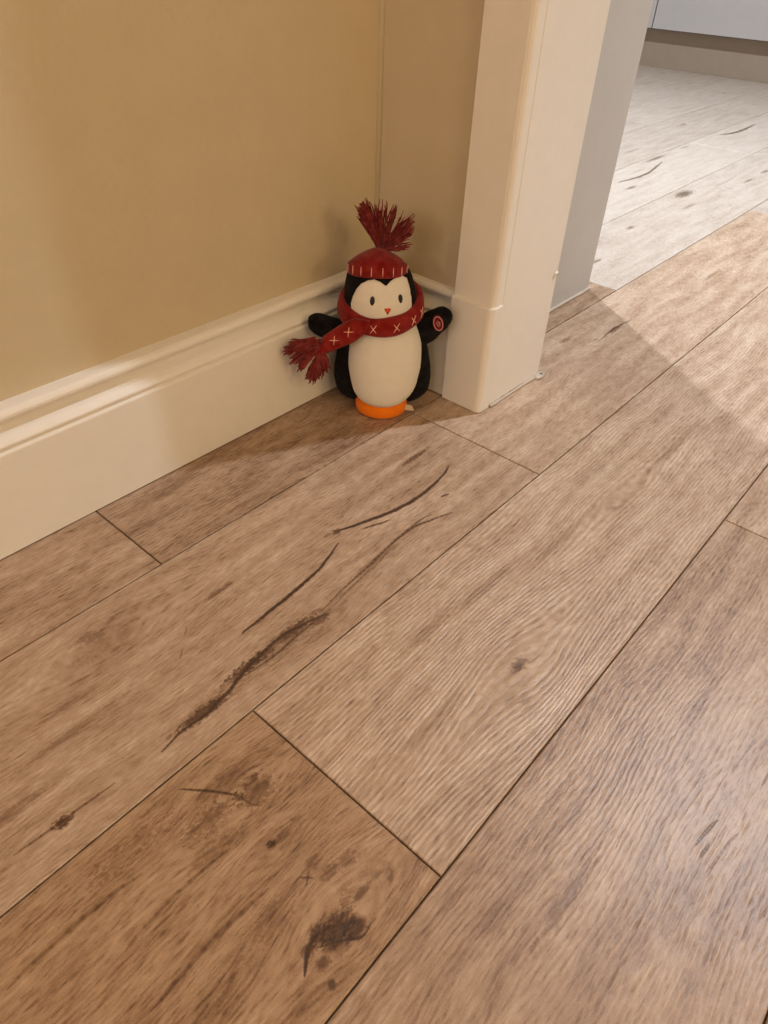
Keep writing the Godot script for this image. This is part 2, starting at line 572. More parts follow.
func mark(m: Array, T: PackedFloat32Array, H: PackedFloat32Array, w: int, h: int, x0: float, z0: float, du: float, dv: float):
	# crack: ["crack", points, half width, depth]; stain: ["stain", x, z, half across, half along, depth, raggedness]; knot: ["knot", x, z, radius across, radius along, flow along, flow across, depth]
	if m[0] == "crack":
		var pts := smooth_rows(m[1], 5)
		var total := pts.size() - 1
		for s in total:
			var a := Vector2(pts[s][0] - x0, pts[s][1] - z0)
			var b := Vector2(pts[s + 1][0] - x0, pts[s + 1][1] - z0)
			var r: float = m[2]
			var i0 := maxi(0, int((minf(a.y, b.y) - r * 3.0) / du))
			var i1 := mini(w - 1, int((maxf(a.y, b.y) + r * 3.0) / du))
			var j0 := maxi(0, int((minf(a.x, b.x) - r * 3.0) / dv))
			var j1 := mini(h - 1, int((maxf(a.x, b.x) + r * 3.0) / dv))
			var ab := b - a
			for j in range(j0, j1 + 1):
				for i in range(i0, i1 + 1):
					var p := Vector2((j + 0.5) * dv, (i + 0.5) * du)
					p.x += (ND[(int(p.y * 0.7) & 511) * 512 + (int(p.x * 0.7) & 511)] - 128) * 0.004 * r
					var k := clampf((p - a).dot(ab) / ab.length_squared(), 0.0, 1.0)
					var along := (s + k) / total
					var rr := r * (0.22 + 0.78 * sin(PI * clampf(along * 0.9 + 0.05, 0.0, 1.0)))
					var d := p.distance_to(a + ab * k) / rr
					if d < 1.6:
						var f: float = m[3] * clampf(1.6 - d, 0.0, 1.0)
						var q := w * j + i
						T[q] = minf(T[q], lerpf(T[q], 0.02, f))
						H[q] = minf(H[q], lerpf(H[q], 0.1, f))
	else:
		var rx: float = m[3]
		var rz: float = m[4]
		var depth: float = m[7] if m[0] == "knot" else m[5]
		var rag: float = 0.7 if m[0] == "knot" else m[6]
		var cx: float = m[1] - x0
		var cz: float = m[2] - z0
		var i0 := maxi(0, int((cz - rz * 1.8) / du))
		var i1 := mini(w - 1, int((cz + rz * 1.8) / du))
		var j0 := maxi(0, int((cx - rx * 1.8) / dv))
		var j1 := mini(h - 1, int((cx + rx * 1.8) / dv))
		for j in range(j0, j1 + 1):
			for i in range(i0, i1 + 1):
				var px := (j + 0.5) * dv
				var pz := (i + 0.5) * du
				var n := (ND[(int(px * 4.0 + 77.0) & 511) * 512 + (int(pz * 3.0) & 511)] + NB[(int(px * 2.0) & 511) * 512 + (int(pz * 1.2 + 31.0) & 511)]) / 255.0 - 1.0
				var d := sqrt(pow((px - cx) / rx, 2.0) + pow((pz - cz) / rz, 2.0)) + n * rag
				if d < 1.0:
					var f := depth * smoothstep(1.0, 0.35, d)
					var q := w * j + i
					T[q] = lerpf(T[q], 0.06 + n * 0.12, f)
					H[q] = lerpf(H[q], 0.25 + n * 0.5, f * 0.8)

func plank_mesh(x0: float, x1: float, z0: float, z1: float, uz0: float, ulen: float) -> ArrayMesh:
	# a board with a chamfer round its top; its texture lies flat, u along the grain
	var g := 0.0007
	var b := 0.0007
	var lo := [Vector2(x0 + g, z0 + g), Vector2(x1 - g, z0 + g), Vector2(x1 - g, z1 - g), Vector2(x0 + g, z1 - g)]
	var inn := [Vector2(x0 + g + b, z0 + g + b), Vector2(x1 - g - b, z0 + g + b), Vector2(x1 - g - b, z1 - g - b), Vector2(x0 + g + b, z1 - g - b)]
	var st := start(false)
	var put := func(a: Vector3, p: Vector3, c: Vector3, out: Vector3):
		var q := [a, p, c]
		if (p - a).cross(c - a).dot(out) > 0.0: q = [a, c, p]
		for e: Vector3 in q:
			st.set_uv(Vector2((e.z - uz0) / ulen, (e.x - x0) / PLANK_W))
			st.add_vertex(e)
	for k in 4:
		var n := (k + 1) % 4
		var out2: Vector2 = (lo[k] + lo[n]) * 0.5 - (lo[0] + lo[2]) * 0.5
		var out := Vector3(out2.x, 0, out2.y).normalized()
		var a := Vector3(lo[k].x, -0.006, lo[k].y)
		var c := Vector3(lo[n].x, -0.006, lo[n].y)
		var d := Vector3(lo[n].x, -b, lo[n].y)
		var e := Vector3(lo[k].x, -b, lo[k].y)
		put.call(a, c, d, out); put.call(a, d, e, out)
		var f := Vector3(inn[n].x, 0, inn[n].y)
		var h := Vector3(inn[k].x, 0, inn[k].y)
		put.call(e, d, f, out + Vector3.UP); put.call(e, f, h, out + Vector3.UP)
	var t := []
	for k in 4: t.append(Vector3(inn[k].x, 0, inn[k].y))
	put.call(t[0], t[1], t[2], Vector3.UP); put.call(t[0], t[2], t[3], Vector3.UP)
	return done(st)

func build_floor():
	NA = bytes(0.20, 11, 2); NB = bytes(0.24, 12, 2); NC = bytes(0.035, 13, 3); ND = bytes(0.05, 14, 4); NW = bytes(0.012, 15, 2)
	var oak := ramp([Color8(58, 38, 26), Color8(112, 82, 60), Color8(160, 130, 105), Color8(187, 160, 137), Color8(213, 193, 174)])
	var honey := ramp([Color8(56, 36, 22), Color8(110, 78, 54), Color8(158, 125, 95), Color8(185, 153, 123), Color8(208, 182, 154)])
	var pale := ramp([Color8(86, 70, 56), Color8(136, 118, 102), Color8(174, 156, 141), Color8(190, 174, 160), Color8(200, 185, 172)])
	var fl := struct("floor", box(Vector3(KIT_X0 - 0.1, -0.06, KIT_Z - 0.1), Vector3(ROOM_X + 0.12, -0.006, ROOM_Z + 0.12)), M.underlay, "oak plank floor running through the doorway")
	# row k runs from SEAM + (k - 1) * PLANK_W; ends of the boards along z, for the rows in view
	var marks := {}
	marks["1a"] = [
		["crack", [[260, 471], [258, 447], [256, 410], [252, 369], [239, 327]], 1.7, 0.95],
		["crack", [[225, 315], [230, 301], [240, 271], [248, 240], [251, 208], [247, 166], [240, 140]], 2.0, 0.95],
		["stain", 225, 316, 5, 9, 0.8, 0.6], ["stain", 222, 326, 3, 9, 0.5, 0.6],
		["crack", [[292, 400], [287, 367], [285, 338], [281, 307], [278, 277], [277, 240], [280, 224]], 1.3, 0.5], ["crack", [[296, 392], [291, 360], [289, 330], [284, 300]], 1.0, 0.4], ["stain", 284, 320, 5, 50, 0.35, 0.6],
		["crack", [[280, 292], [279, 256], [286, 231], [295, 205]], 1.3, 0.65],
		["stain", 199, 154, 5, 36, 0.75, 0.5],
		["crack", [[242, 294], [254, 262]], 1.3, 0.7], ["crack", [[269, 193], [272, 183]], 1.3, 0.7],
		["knot", 298, 412, 9, 14, 60, 22, 0.55],
		["stain", 293, 450, 14, 60, 0.35, 0.4], ["stain", 298, 530, 13, 60, 0.3, 0.4], ["stain", 290, 436, 7, 26, 0.75, 0.55], ["stain", 291, 490, 7, 36, 0.85, 0.6], ["stain", 300, 545, 7, 34, 0.8, 0.6],
		["crack", [[297, 405], [292, 427], [287, 448], [290, 474], [293, 496], [299, 519], [303, 545], [302, 569], [305, 588]], 1.5, 0.8],
		["crack", [[297, 412], [297, 440], [299, 470], [297, 500]], 1.0, 0.6],
		["knot", 300, 666, 6, 9, 70, 14, 0.9],
		["crack", [[297, 700], [299, 666], [301, 626]], 1.0, 0.55],
		["stain", 204, 454, 3.5, 24, 0.55, 0.4],
		["knot", 180, 560, 22, 34, 90, 40, 0.16],
		["stain", 156, 526, 9, 14, 0.25, 0.6], ["stain", 165, 566, 12, 16, 0.28, 0.6], ["stain", 185, 590, 8, 26, 0.22, 0.6],
		["crack", [[218, 500], [224, 507]], 0.6, 0.4], ["crack", [[236, 518], [243, 526]], 0.6, 0.4], ["knot", 240, 540, 8, 10, 60, 20, 0.12],
		["stain", 240, 620, 5, 60, 0.3, 0.5], ["stain", 268, 690, 6, 50, 0.35, 0.5], ["stain", 215, 600, 4, 40, 0.25, 0.5]]
	marks["2a"] = [
		["stain", 491, 587, 14, 18, 0.95, 0.3], ["stain", 498, 578, 9, 10, 0.9, 0.3], ["stain", 484, 596, 8, 10, 0.9, 0.3], ["crack", [[504, 570], [505, 580], [497, 590], [489, 602]], 0.7, 0.7],
		["crack", [[494, 619], [488, 612], [484, 606], [483, 596]], 1.3, 0.8], ["stain", 486, 608, 5, 8, 0.7, 0.5],
		["stain", 497, 606, 5, 7, 0.7, 0.4], ["stain", 509, 611, 4, 4, 0.8, 0.4],
		["stain", 465, 552, 7, 12, 0.4, 0.5], ["stain", 462, 566, 6, 10, 0.45, 0.5], ["stain", 487, 560, 4, 12, 0.6, 0.4], ["stain", 476, 566, 4, 10, 0.3, 0.5],
		["knot", 484, 572, 5, 6, 46, 30, 0.4],
		["crack", [[340, 597], [359, 582], [376, 571]], 0.9, 0.75], ["crack", [[376, 571], [385, 570], [392, 566]], 1.0, 0.35], ["stain", 373, 556, 4, 9, 0.5, 0.9],
		["stain", 382, 560, 15, 20, 0.5, 0.7], ["stain", 360, 574, 10, 24, 0.3, 0.7],
		["knot", 376, 572, 5, 6, 40, 24, 0.6],
		["stain", 374, 598, 10, 26, 0.45, 0.95], ["stain", 352, 645, 10, 40, 0.35, 0.95], ["stain", 395, 606, 8, 24, 0.3, 0.95],
		["knot", 419, 579, 4, 5, 26, 14, 0.95], ["stain", 421, 570, 4, 9, 0.4, 0.6],
		["crack", [[451, 574], [457, 582]], 0.6, 0.5], ["crack", [[457, 575], [450, 581]], 0.6, 0.5], ["stain", 449, 568, 5, 8, 0.3, 1.0],
		["stain", 456, 610, 12, 26, 0.22, 1.0], ["stain", 478, 540, 16, 12, 0.18, 1.0],
		["crack", [[400, 680], [398, 640], [400, 600]], 1.4, 0.3], ["crack", [[440, 690], [437, 640], [440, 600]], 1.8, 0.35], ["crack", [[368, 740], [366, 690], [370, 650]], 1.6, 0.35]]
	marks["2b"] = [
		["knot", 461, 331, 8, 14, 95, 40, 0.55], ["stain", 463, 334, 4, 8, 0.5, 0.6],
		["stain", 380, 360, 7, 60, 0.30, 0.4], ["stain", 386, 280, 7, 70, 0.28, 0.4], ["stain", 404, 150, 7, 90, 0.26, 0.4], ["stain", 420, -100, 7, 110, 0.3, 0.4], ["stain", 440, 430, 6, 60, 0.2, 0.4],
		["knot", 415, 60, 5, 12, 120, 30, 0.15], ["stain", 500, 250, 5, 80, 0.2, 0.5], ["stain", 350, 440, 5, 60, 0.22, 0.5]]
	marks["3a"] = [
		["crack", [[640, 380], [642, 365], [645, 350]], 0.9, 0.6], ["crack", [[646, 386], [647, 372]], 0.7, 0.6], ["crack", [[655, 395], [656, 372], [660, 350]], 0.8, 0.4],
		["crack", [[660, 300], [662, 262], [667, 225]], 0.7, 0.5], ["crack", [[640, 290], [642, 262]], 0.7, 0.4], ["crack", [[690, 330], [692, 290]], 1.0, 0.5],
		["stain", 560, 240, 6, 90, 0.2, 0.5], ["stain", 548, 430, 6, 70, 0.28, 0.5], ["stain", 590, 470, 6, 60, 0.28, 0.5], ["stain", 610, 150, 7, 90, 0.2, 0.5], ["stain", 630, 420, 4, 30, 0.25, 0.6]]
	marks["0b"] = [["knot", 79, 282, 4, 9, 60, 18, 0.7], ["stain", 80, 255, 4, 30, 0.3, 0.6], ["stain", 60, 360, 4, 60, 0.25, 0.5]]
	marks["0a"] = [["stain", 60, 560, 5, 60, 0.2, 0.6]]
	marks["1b"] = [
		["knot", 207, -347, 6, 26, 90, 18, 0.6], ["crack", [[209, -300], [205, -345], [210, -400]], 1.6, 0.6], ["knot", 170, -254, 6, 20, 80, 18, 0.55],
		["stain", 300, -180, 6, 120, 0.25, 0.5], ["stain", 230, -700, 5, 60, 0.35, 0.6]]
	var pale_marks := [
		["crack", [[-226, -1930], [-203, -2026], [-207, -2196]], 6.0, 0.9], ["stain", -236, -1463, 11, 90, 0.8, 0.6], ["crack", [[-193, -1147], [-179, -1278], [-207, -1444]], 3.6, 0.9],
		["stain", -148, -1130, 8, 34, 0.75, 0.5], ["stain", -210, -1300, 7, 60, 0.3, 0.6],
		["knot", -31, -1182, 20, 56, 120, 30, 0.95], ["stain", 20, -1087, 8, 50, 0.5, 0.6], ["knot", -7, -836, 8, 22, 60, 20, 0.75], ["stain", 39, -601, 5, 26, 0.8, 0.5],
		["stain", 39, -1439, 7, 44, 0.7, 0.6], ["knot", 37, -1572, 9, 40, 80, 22, 0.8], ["stain", -235, -1665, 9, 40, 0.5, 0.6], ["stain", 0, -1380, 5, 80, 0.35, 0.6]]
	var ends := {0: [[0.468, "0a"], [-0.495, "0b"]], 1: [[0.079, "1a"], [-1.175, "1b"]], 2: [[0.517, "2a"], [-0.737, "2b"]], 3: [[0.007, "3a"], [-1.247, "3b"]], 4: [[0.83, ""], [-0.424, "4b"]]}
	var hero := {"0a": [768, 256, 0.56, 0.6], "0b": [1024, 256, 0.50, 0.8], "1a": [1792, 384, 0.61, 0.6], "1b": [1024, 256, 0.66, 0.7], "2a": [1792, 384, 0.51, 0.5], "2b": [1792, 384, 0.67, 1.5], "3a": [1792, 384, 0.54, 0.7], "3b": [768, 192, 0.64, 0.9]}
	# a few plain boards for the rest of both rooms
	var spare := []
	for k in 3: spare.append(plank_material({x0 = 0.0, z0 = 0.0, len = 1.254, w = 768, h = 160, seed = 60 + k, lut = oak, tone = 0.55 + 0.03 * k, line = 0.8, marks = [["knot", 60 + 40 * k, 300 + 250 * k, 7, 12, 80, 30, 0.6]]}))
	var spare_pale := []
	for k in 2: spare_pale.append(plank_material({x0 = 0.0, z0 = 0.0, len = 1.3, w = 640, h = 128, seed = 80 + k, lut = pale, tone = 0.60 + 0.06 * k, line = 0.6, marks = [["knot", 70 + 50 * k, 400, 10, 24, 90, 30, 0.7], ["stain", 120, 900, 6, 60, 0.5, 0.6]]}))
	var seed_ := 30
	for row in range(-12, 18):
		var x0 := SEAM + (row - 1) * PLANK_W
		var x1 := x0 + PLANK_W
		var z := ROOM_Z
		var hall := row >= 0
		var list: Array = []          # [far end, near end, key, pale]
		if ends.has(row):
			var first: float = ends[row][0][0]
			var near := first + 1.254
			list.append([first, minf(near, ROOM_Z), ends[row][0][1], false])
			while near < ROOM_Z:
				list.append([near, minf(near + 1.254, ROOM_Z), "", false]); near += 1.254
			list.append([ends[row][1][0], first, ends[row][1][1], false])
			z = ends[row][1][0]
		elif hall:
			var near := ROOM_Z - rng.randf() * 1.1 - 0.1
			list.append([near, ROOM_Z, "", false])
			while near > -0.6:
				list.append([near - 1.254, near, "", false]); near -= 1.254
			z = near
		else:
			z = -WALL_T
		var first_pale := true
		while z > KIT_Z and x1 < KIT_X1 + 0.2:
			var l := 1.283 if row == 0 and first_pale else (1.254 if not first_pale else 0.4 + rng.randf() * 0.85)
			if row == -1: l = 1.62 if first_pale else 1.254
			if row == 1: l = 1.254
			list.append([maxf(z - l, KIT_Z), z, "", true]); z -= l
			first_pale = false
		for b in list:
			var a0 := clampf(x0, KIT_X0 if b[1] <= 0.0 else 0.001, ROOM_X)
			var a1 := clampf(x1, 0.0, ROOM_X)
			if b[3]: a1 = minf(x1, KIT_X1)
			if a1 - a0 < 0.01 or b[1] - b[0] < 0.01: continue
			var key: String = b[2]
			var mat: StandardMaterial3D
			var uz0: float = b[0]
			var ulen := 1.254
			if hero.has(key):
				var s: Array = hero[key]
				ulen = b[1] - b[0]
				mat = plank_material({x0 = x0, z0 = b[0], len = ulen, w = s[0], h = s[1], seed = seed_, lut = honey if key == "2a" else oak, tone = s[2], line = s[3], pores = 0.55 if key == "3a" else 0.9, marks = marks.get(key, [])})
			elif b[3] and row >= -1 and row <= 1 and b[1] > -2.0:
				ulen = b[1] - b[0]
				mat = plank_material({x0 = x0, z0 = b[0], len = ulen, w = 768, h = 160, seed = seed_, lut = pale, tone = [0.74, 0.66, 0.62][row + 1], line = 0.6, marks = pale_marks})
			elif b[3]:
				mat = spare_pale[seed_ % 2]; ulen = 1.3
			else:
				mat = spare[seed_ % 3]
			seed_ += 1
			var m := plank_mesh(a0 if a0 > x0 else x0, a1, b[0], b[1], uz0, ulen)
			var o := mesh_node("plank", m, mat, fl)
			if b[3]: tag(o, "pale whitewashed oak plank in the kitchen")

# ------------------------------------------------------------------ kitchen
func build_kitchen():
	var front := -3.114
	var k := mesh_node("kickboard", box(Vector3(-2.27, 0.0, front - 0.066), Vector3(0.14, 0.150, front - 0.05), 0.001), M.kick)
	tag(k, "long grey kickboard under the kitchen cabinets", "kickboard")
	var words := ["pale glossy kitchen base cabinet hidden farthest left behind the grey wall end", "pale glossy kitchen base cabinet showing only its edge beside the grey wall end", "pale glossy kitchen base cabinet filling the top right corner above the kickboard", "pale glossy kitchen base cabinet at the right end of the worktop"]
	for i in 4:
		var t := Node3D.new()
		t.name = numbered("base_cabinet")
		add_child(t)
		var w := 0.6
		t.position = Vector3(-2.26 + i * w, 0, front)
		tag(t, words[i], "cabinet", "kitchen base cabinets")
		mesh_node("body", box(Vector3(0.001, 0.155, -0.58), Vector3(w - 0.001, 0.88, -0.0205), 0.001), M.cabinet, t)
		var d := mesh_node("door", box(Vector3(0.002, 0.155, -0.02), Vector3(w - 0.002, 0.878, 0.0), 0.0015), M.cabinet, t)
		var st := start()
		add_tube(st, [Vector3(w - 0.06, 0.70, 0.002), Vector3(w - 0.06, 0.70, 0.03), Vector3(w - 0.06, 0.84, 0.03), Vector3(w - 0.06, 0.84, 0.002)], [0.005, 0.005, 0.005, 0.005], 8)
		mesh_node("handle", done(st), M.steel, d)
		for fx in [0.06, w - 0.06]:
			for fz in [-0.12, -0.5]:
				mesh_node("foot", lathe([[0.02, 0.0], [0.022, 0.006], [0.014, 0.02], [0.014, 0.155]], 10, Vector3(fx, 0, fz)), M.steel, t)
	var top := mesh_node("worktop", box(Vector3(-2.27, 0.88, front - 0.6), Vector3(0.15, 0.915, front + 0.02), 0.003), M.worktop)
	tag(top, "grey stone worktop lying on the kitchen base cabinets", "worktop")

# ------------------------------------------------------------------ penguin
# local axes in millimetres: x to its left hand side as seen from the front, y up, z forward; it leans back a little
const LEAN := 0.10
var body_rows: Array

func mm(x: float, y: float, z: float) -> Vector3:
	return Vector3(x, y, z - LEAN * maxf(y - 20.0, 0.0)) * 0.001

func shell(rows: Array, sides := 44, steps := 4, wobble := 0.0, seed_ := 1) -> ArrayMesh:
	# rows: [height, half width, half depth, centre x, centre z]
	var st := start()
	var n := noise(FastNoiseLite.TYPE_SIMPLEX_SMOOTH, 0.03, seed_, 2)
	var rings := []
	for r in smooth_rows(rows, steps):
		var ring := PackedVector3Array()
		for k in sides:
			var a := TAU * k / sides
			var p := Vector3(r[3] + sin(a) * r[1], r[0], r[4] + cos(a) * r[2])
			var f := 1.0 + wobble * n.get_noise_3dv(p)
			ring.append(mm(r[3] + sin(a) * r[1] * f, r[0], r[4] + cos(a) * r[2] * f))
		rings.append(ring)
	add_rings(st, rings)
	return done(st)

func body_front(x: float, y: float) -> float:
	# how far forward the plush stands at x, y
	var rows := body_rows
	for i in rows.size() - 1:
		if y <= rows[i + 1][0]:
			var t: float = clampf((y - rows[i][0]) / (rows[i + 1][0] - rows[i][0]), 0.0, 1.0)
			var rx := lerpf(rows[i][1], rows[i + 1][1], t)
			var rz := lerpf(rows[i][2], rows[i + 1][2], t)
			var cx := lerpf(rows[i][3], rows[i + 1][3], t)
			var cz := lerpf(rows[i][4], rows[i + 1][4], t)
			return cz + rz * sqrt(maxf(0.03, 1.0 - pow((x - cx) / rx, 2.0)))
	return 0.0

func patch(outline: Array, mid: Vector2, lift: float, rings := 14, per_edge := 6) -> ArrayMesh:
	# a piece of cloth sewn on the front: the outline drawn in to its middle and laid on the plush
	var st := start()
	var rim := []
	for i in outline.size():
		var a := Vector2(outline[i][0], outline[i][1])
		var b := Vector2(outline[(i + 1) % outline.size()][0], outline[(i + 1) % outline.size()][1])
		for k in per_edge: rim.append(a.lerp(b, float(k) / per_edge))
	var loops := []
	for r in rings + 2:
		var t := minf(1.0, float(r) / rings)
		var loop := PackedVector3Array()
		for p: Vector2 in rim:
			var q := mid.lerp(p, maxf(t, 0.001))
			var up := lift if r <= rings else -1.5
			if r == rings: up = lift * 0.6
			loop.append(mm(q.x, q.y, body_front(q.x, q.y) + up))
		loops.append(loop)
	for r in rings + 1:
		for k in rim.size():
			var n := (k + 1) % rim.size()
			tri(st, loops[r][k], loops[r][n], loops[r + 1][n], Vector3(0, 0.1, 1))
			tri(st, loops[r][k], loops[r + 1][n], loops[r + 1][k], Vector3(0, 0.1, 1))
	return done(st)

func strands(st: SurfaceTool, root: Vector3, tips: Array, count: int, spread: float, sag: float, radius: float):
	# yarn from a knot out to a fan of tips
	for i in count:
		var t := float(i) / count * tips.size()
		var a: Vector3 = tips[int(t) % tips.size()]
		var b: Vector3 = tips[(int(t) + 1) % tips.size()]
		var tip := a.lerp(b, rng.randf() if int(t) < tips.size() - 1 else 0.0)
		tip = root.lerp(tip, 0.82 + rng.randf() * 0.2) + Vector3(rng.randfn(), rng.randfn(), rng.randfn() * 1.4) * spread
		var start_at := root + Vector3(rng.randfn(), rng.randfn(), rng.randfn()) * 1.6
		var bow := Vector3(rng.randfn(), rng.randfn(), rng.randfn()) * spread * 0.7
		var path := []
		var radii := []
		for s in 7:
			var k := s / 6.0
			var p := start_at.lerp(tip, k) + bow * sin(PI * k) + Vector3(0, -sag * k * k, 0)
			p += Vector3(sin(k * 19.0 + i), cos(k * 17.0 + i * 2.0), sin(k * 15.0 + i * 3.0)) * 0.35
			path.append(mm(p.x, p.y, p.z))
			radii.append(radius * 0.001 * (1.0 if s < 6 else 0.5))
		add_tube(st, path, radii, 5)

func stitch(parent: Node, a: Vector3, b: Vector3, r := 0.45):
	var st := start()
	var mid := (a + b) * 0.5 + Vector3(0, 0, 0.4)
	add_tube(st, [mm(a.x, a.y, a.z), mm(mid.x, mid.y, mid.z), mm(b.x, b.y, b.z)], [r * 0.0007, r * 0.001, r * 0.0007], 6)
	mesh_node("stitch", done(st), M.thread, parent)

func scarf_at(a: float) -> Vector3:
	# the middle of the scarf band; a = 0 in front, turning to the right of the picture
	var lift := 0.5 - 0.5 * cos(a)
	return Vector3(-4.5 + sin(a) * 47.0, 127.0 + 24.0 * lift + 2.0 * sin(a), 1.0 + cos(a) * 43.0)

func build_penguin():
	var t := Node3D.new()
	t.name = numbered("plush_penguin")
	add_child(t)
	t.position = Vector3(0.0948, 0.0005, 0.0978)
	t.rotation.y = 0.7047
	tag(t, "plush penguin toy in red knitted hat and scarf standing in the corner", "toy")
	body_rows = [[5, 42, 22, 0, -22], [8, 52, 27, 0, -21], [18, 60, 32, 0, -20], [35, 63, 35, 0, -17], [55, 61.5, 37, 0, -14], [75, 58, 38, 0, -10], [95, 52, 39, -1, -5], [112, 46, 38, -3, -2], [124, 43, 37, -4.5, 0], [138, 43.5, 38, -5.5, 0], [152, 43, 38, -5.8, 0], [165, 40.5, 36.5, -7, -1], [176, 36.5, 33, -8, -2], [184, 29.5, 27, -9, -3], [189.5, 19, 18, -9.5, -3], [192.5, 8, 8, -10, -3]]
	tag(mesh_node("body", shell(body_rows, 48, 4, 0.02, 31), M.black, t), "black plush back and head")
	tag(mesh_node("belly", shell([[16, 14, 12, 1, 14], [19, 24, 20, 1, 13], [26, 33, 28, 1, 12], [40, 40.5, 33, 2, 11], [65, 45, 36, 2.5, 10], [90, 45.5, 36, 2, 9], [108, 43, 34, 0, 8], [122, 38, 30, -3, 6], [130, 28, 22, -4, 4]], 48, 4, 0.015, 32), M.white, t), "round white fleece belly")
	var face := mesh_node("face", patch([[-40, 146], [-37.5, 155], [-33.5, 164], [-28, 171], [-20, 175.5], [-13, 177], [-6, 175], [0.5, 171], [6, 175.5], [12, 178], [19, 178], [24.5, 174.5], [27.8, 166], [30.5, 157], [31.8, 146], [31, 132], [20, 124], [-4, 122], [-28, 124], [-38, 132]], Vector2(-2, 150), 1.6), M.white, t)
	tag(face, "white heart-topped face patch")
	for e in [[-14.4, 155.5], [17.5, 156.6]]:
		var st := start()
		var z := body_front(e[0], e[1]) + 1.6
		var rings := []
		for i in 9:
			var a := PI * (i + 0.05) / 8.1
			var ring := PackedVector3Array()
			for k in 14:
				var b := TAU * k / 14
				ring.append(mm(e[0] + sin(a) * cos(b) * 2.9, e[1] + cos(a) * 5.6, z + sin(a) * sin(b) * 1.5))
			rings.append(ring)
		add_rings(st, rings)
		tag(mesh_node("eye", done(st), M.eye, face), "upright oval dark eye")
	# beak: a small padded triangle
	var st := start()
	var rim := []
	var bk := [[-1.2, 148.0], [3.5, 148.6], [8.2, 147.8], [6.4, 143.6], [3.9, 139.6], [1.2, 143.6]]
	for p in bk: rim.append(mm(p[0], p[1], body_front(p[0], p[1]) + 1.2))
	var nose := mm(3.6, 145.2, body_front(3.6, 145.2) + 5.0)
	var heel := mm(3.6, 145.2, body_front(3.6, 145.2))
	for k in 6:
		tri(st, rim[k], rim[(k + 1) % 6], nose, Vector3(0, 0, 1))
		tri(st, rim[k], rim[(k + 1) % 6], heel, Vector3(0, 0, -1))
	tag(mesh_node("beak", done(st), M.beak, face), "small orange triangular beak")
	# foot ring
	tag(mesh_node("foot_base", shell([[0, 28, 26, 0, 2], [0.6, 31, 29, 0, 2], [4, 33, 31, 0, 2.5], [11, 33.5, 31.5, 0, 2.5], [17, 32, 30, 0, 2], [21, 27, 25, 0, 2], [23, 16, 15, 0, 2]], 40, 3, 0.01, 33), M.orange, t), "orange padded foot ring")
	# flippers
	st = start()
	var path := []
	var radii := []
	for r in smooth_rows([[-38, 100, 0, 10], [-50, 103, 4, 14], [-62, 107, 8, 14.5], [-74, 111.5, 10, 14], [-81, 115, 11, 13.2], [-87, 117.5, 11.5, 10.5], [-90.5, 118.7, 11.5, 6.5], [-92, 119, 11.5, 2.5]], 3):
		path.append(mm(r[0], r[1], r[2])); radii.append(r[3] * 0.001)
	add_tube(st, path, radii, 20, 0.72)
	tag(mesh_node("flipper", done(st), M.black, t), "black flipper stretched toward the long wall")
	st = start()
	path = []; radii = []
	for r in smooth_rows([[36, 96, 0, 12], [44, 102, 0, 17], [52, 109, 0, 18.5], [59, 115, 0, 17], [66, 120, 0, 15.5], [72, 124, 0, 14], [77, 126, 0, 11], [80.5, 127.3, 0, 7], [82.3, 128, 0, 2.5]], 3):
		path.append(mm(r[0], r[1], r[2])); radii.append(r[3] * 0.001)
	add_tube(st, path, radii, 20, 0.66)
	var fl := mesh_node("flipper", done(st), M.black, t)
	tag(fl, "black flipper with a round dark red badge")
	# badge: an embroidered oval with a paler ring and strokes
	var bc := Vector3(65.5, 120.5, 10.6)
	st = start()
	var disc := []
	for e in [[1.0, -1.5], [1.0, 0.4], [0.9, 1.0], [0.01, 1.2]]:
		var ring := PackedVector3Array()
		for k in 24:
			var a := TAU * k / 24
			var q: Vector2 = Vector2(cos(a) * 6.6, sin(a) * 10.2).rotated(0.35) * e[0]
			ring.append(mm(bc.x + q.x, bc.y + q.y, bc.z + e[1] - q.y * 0.06 - q.x * 0.12))
		disc.append(ring)
	add_rings(st, disc)
	var badge := mesh_node("badge", done(st), M.badge, fl)
	tag(badge, "oval dark red badge with pale stitching")
	st = start()
	path = []; radii = []
	for k in 25:
		var a := TAU * k / 24
		var q := Vector2(cos(a) * 5.2, sin(a) * 8.6).rotated(0.35)
		path.append(mm(bc.x + q.x, bc.y + q.y, bc.z + 1.1 - q.y * 0.06 - q.x * 0.12)); radii.append(0.0006)
	add_tube(st, path, radii, 6, 1.0, Vector3.BACK)
	for e in [[-1.8, 2.6, -1.2, -2.4], [0.2, 3.6, 0.8, -0.2], [2.0, 1.4, 1.2, -3.4], [-0.2, -1.6, -0.4, -4.2]]:
		var a := Vector2(e[0], e[1]).rotated(0.35)
		var b := Vector2(e[2], e[3]).rotated(0.35)
		add_tube(st, [mm(bc.x + a.x, bc.y + a.y, bc.z + 1.3 - a.y * 0.06 - a.x * 0.12), mm(bc.x + b.x, bc.y + b.y, bc.z + 1.3 - b.y * 0.06 - b.x * 0.12)], [0.0005, 0.0005], 5)
	tag(mesh_node("badge_print", done(st), M.badge_print, fl), "pale pink ring and strokes on the badge")
	# hat: a soft crown with a turned-up brim, tipped back
	var hat_tilt := 0.24
	st = start()
	var rings := []
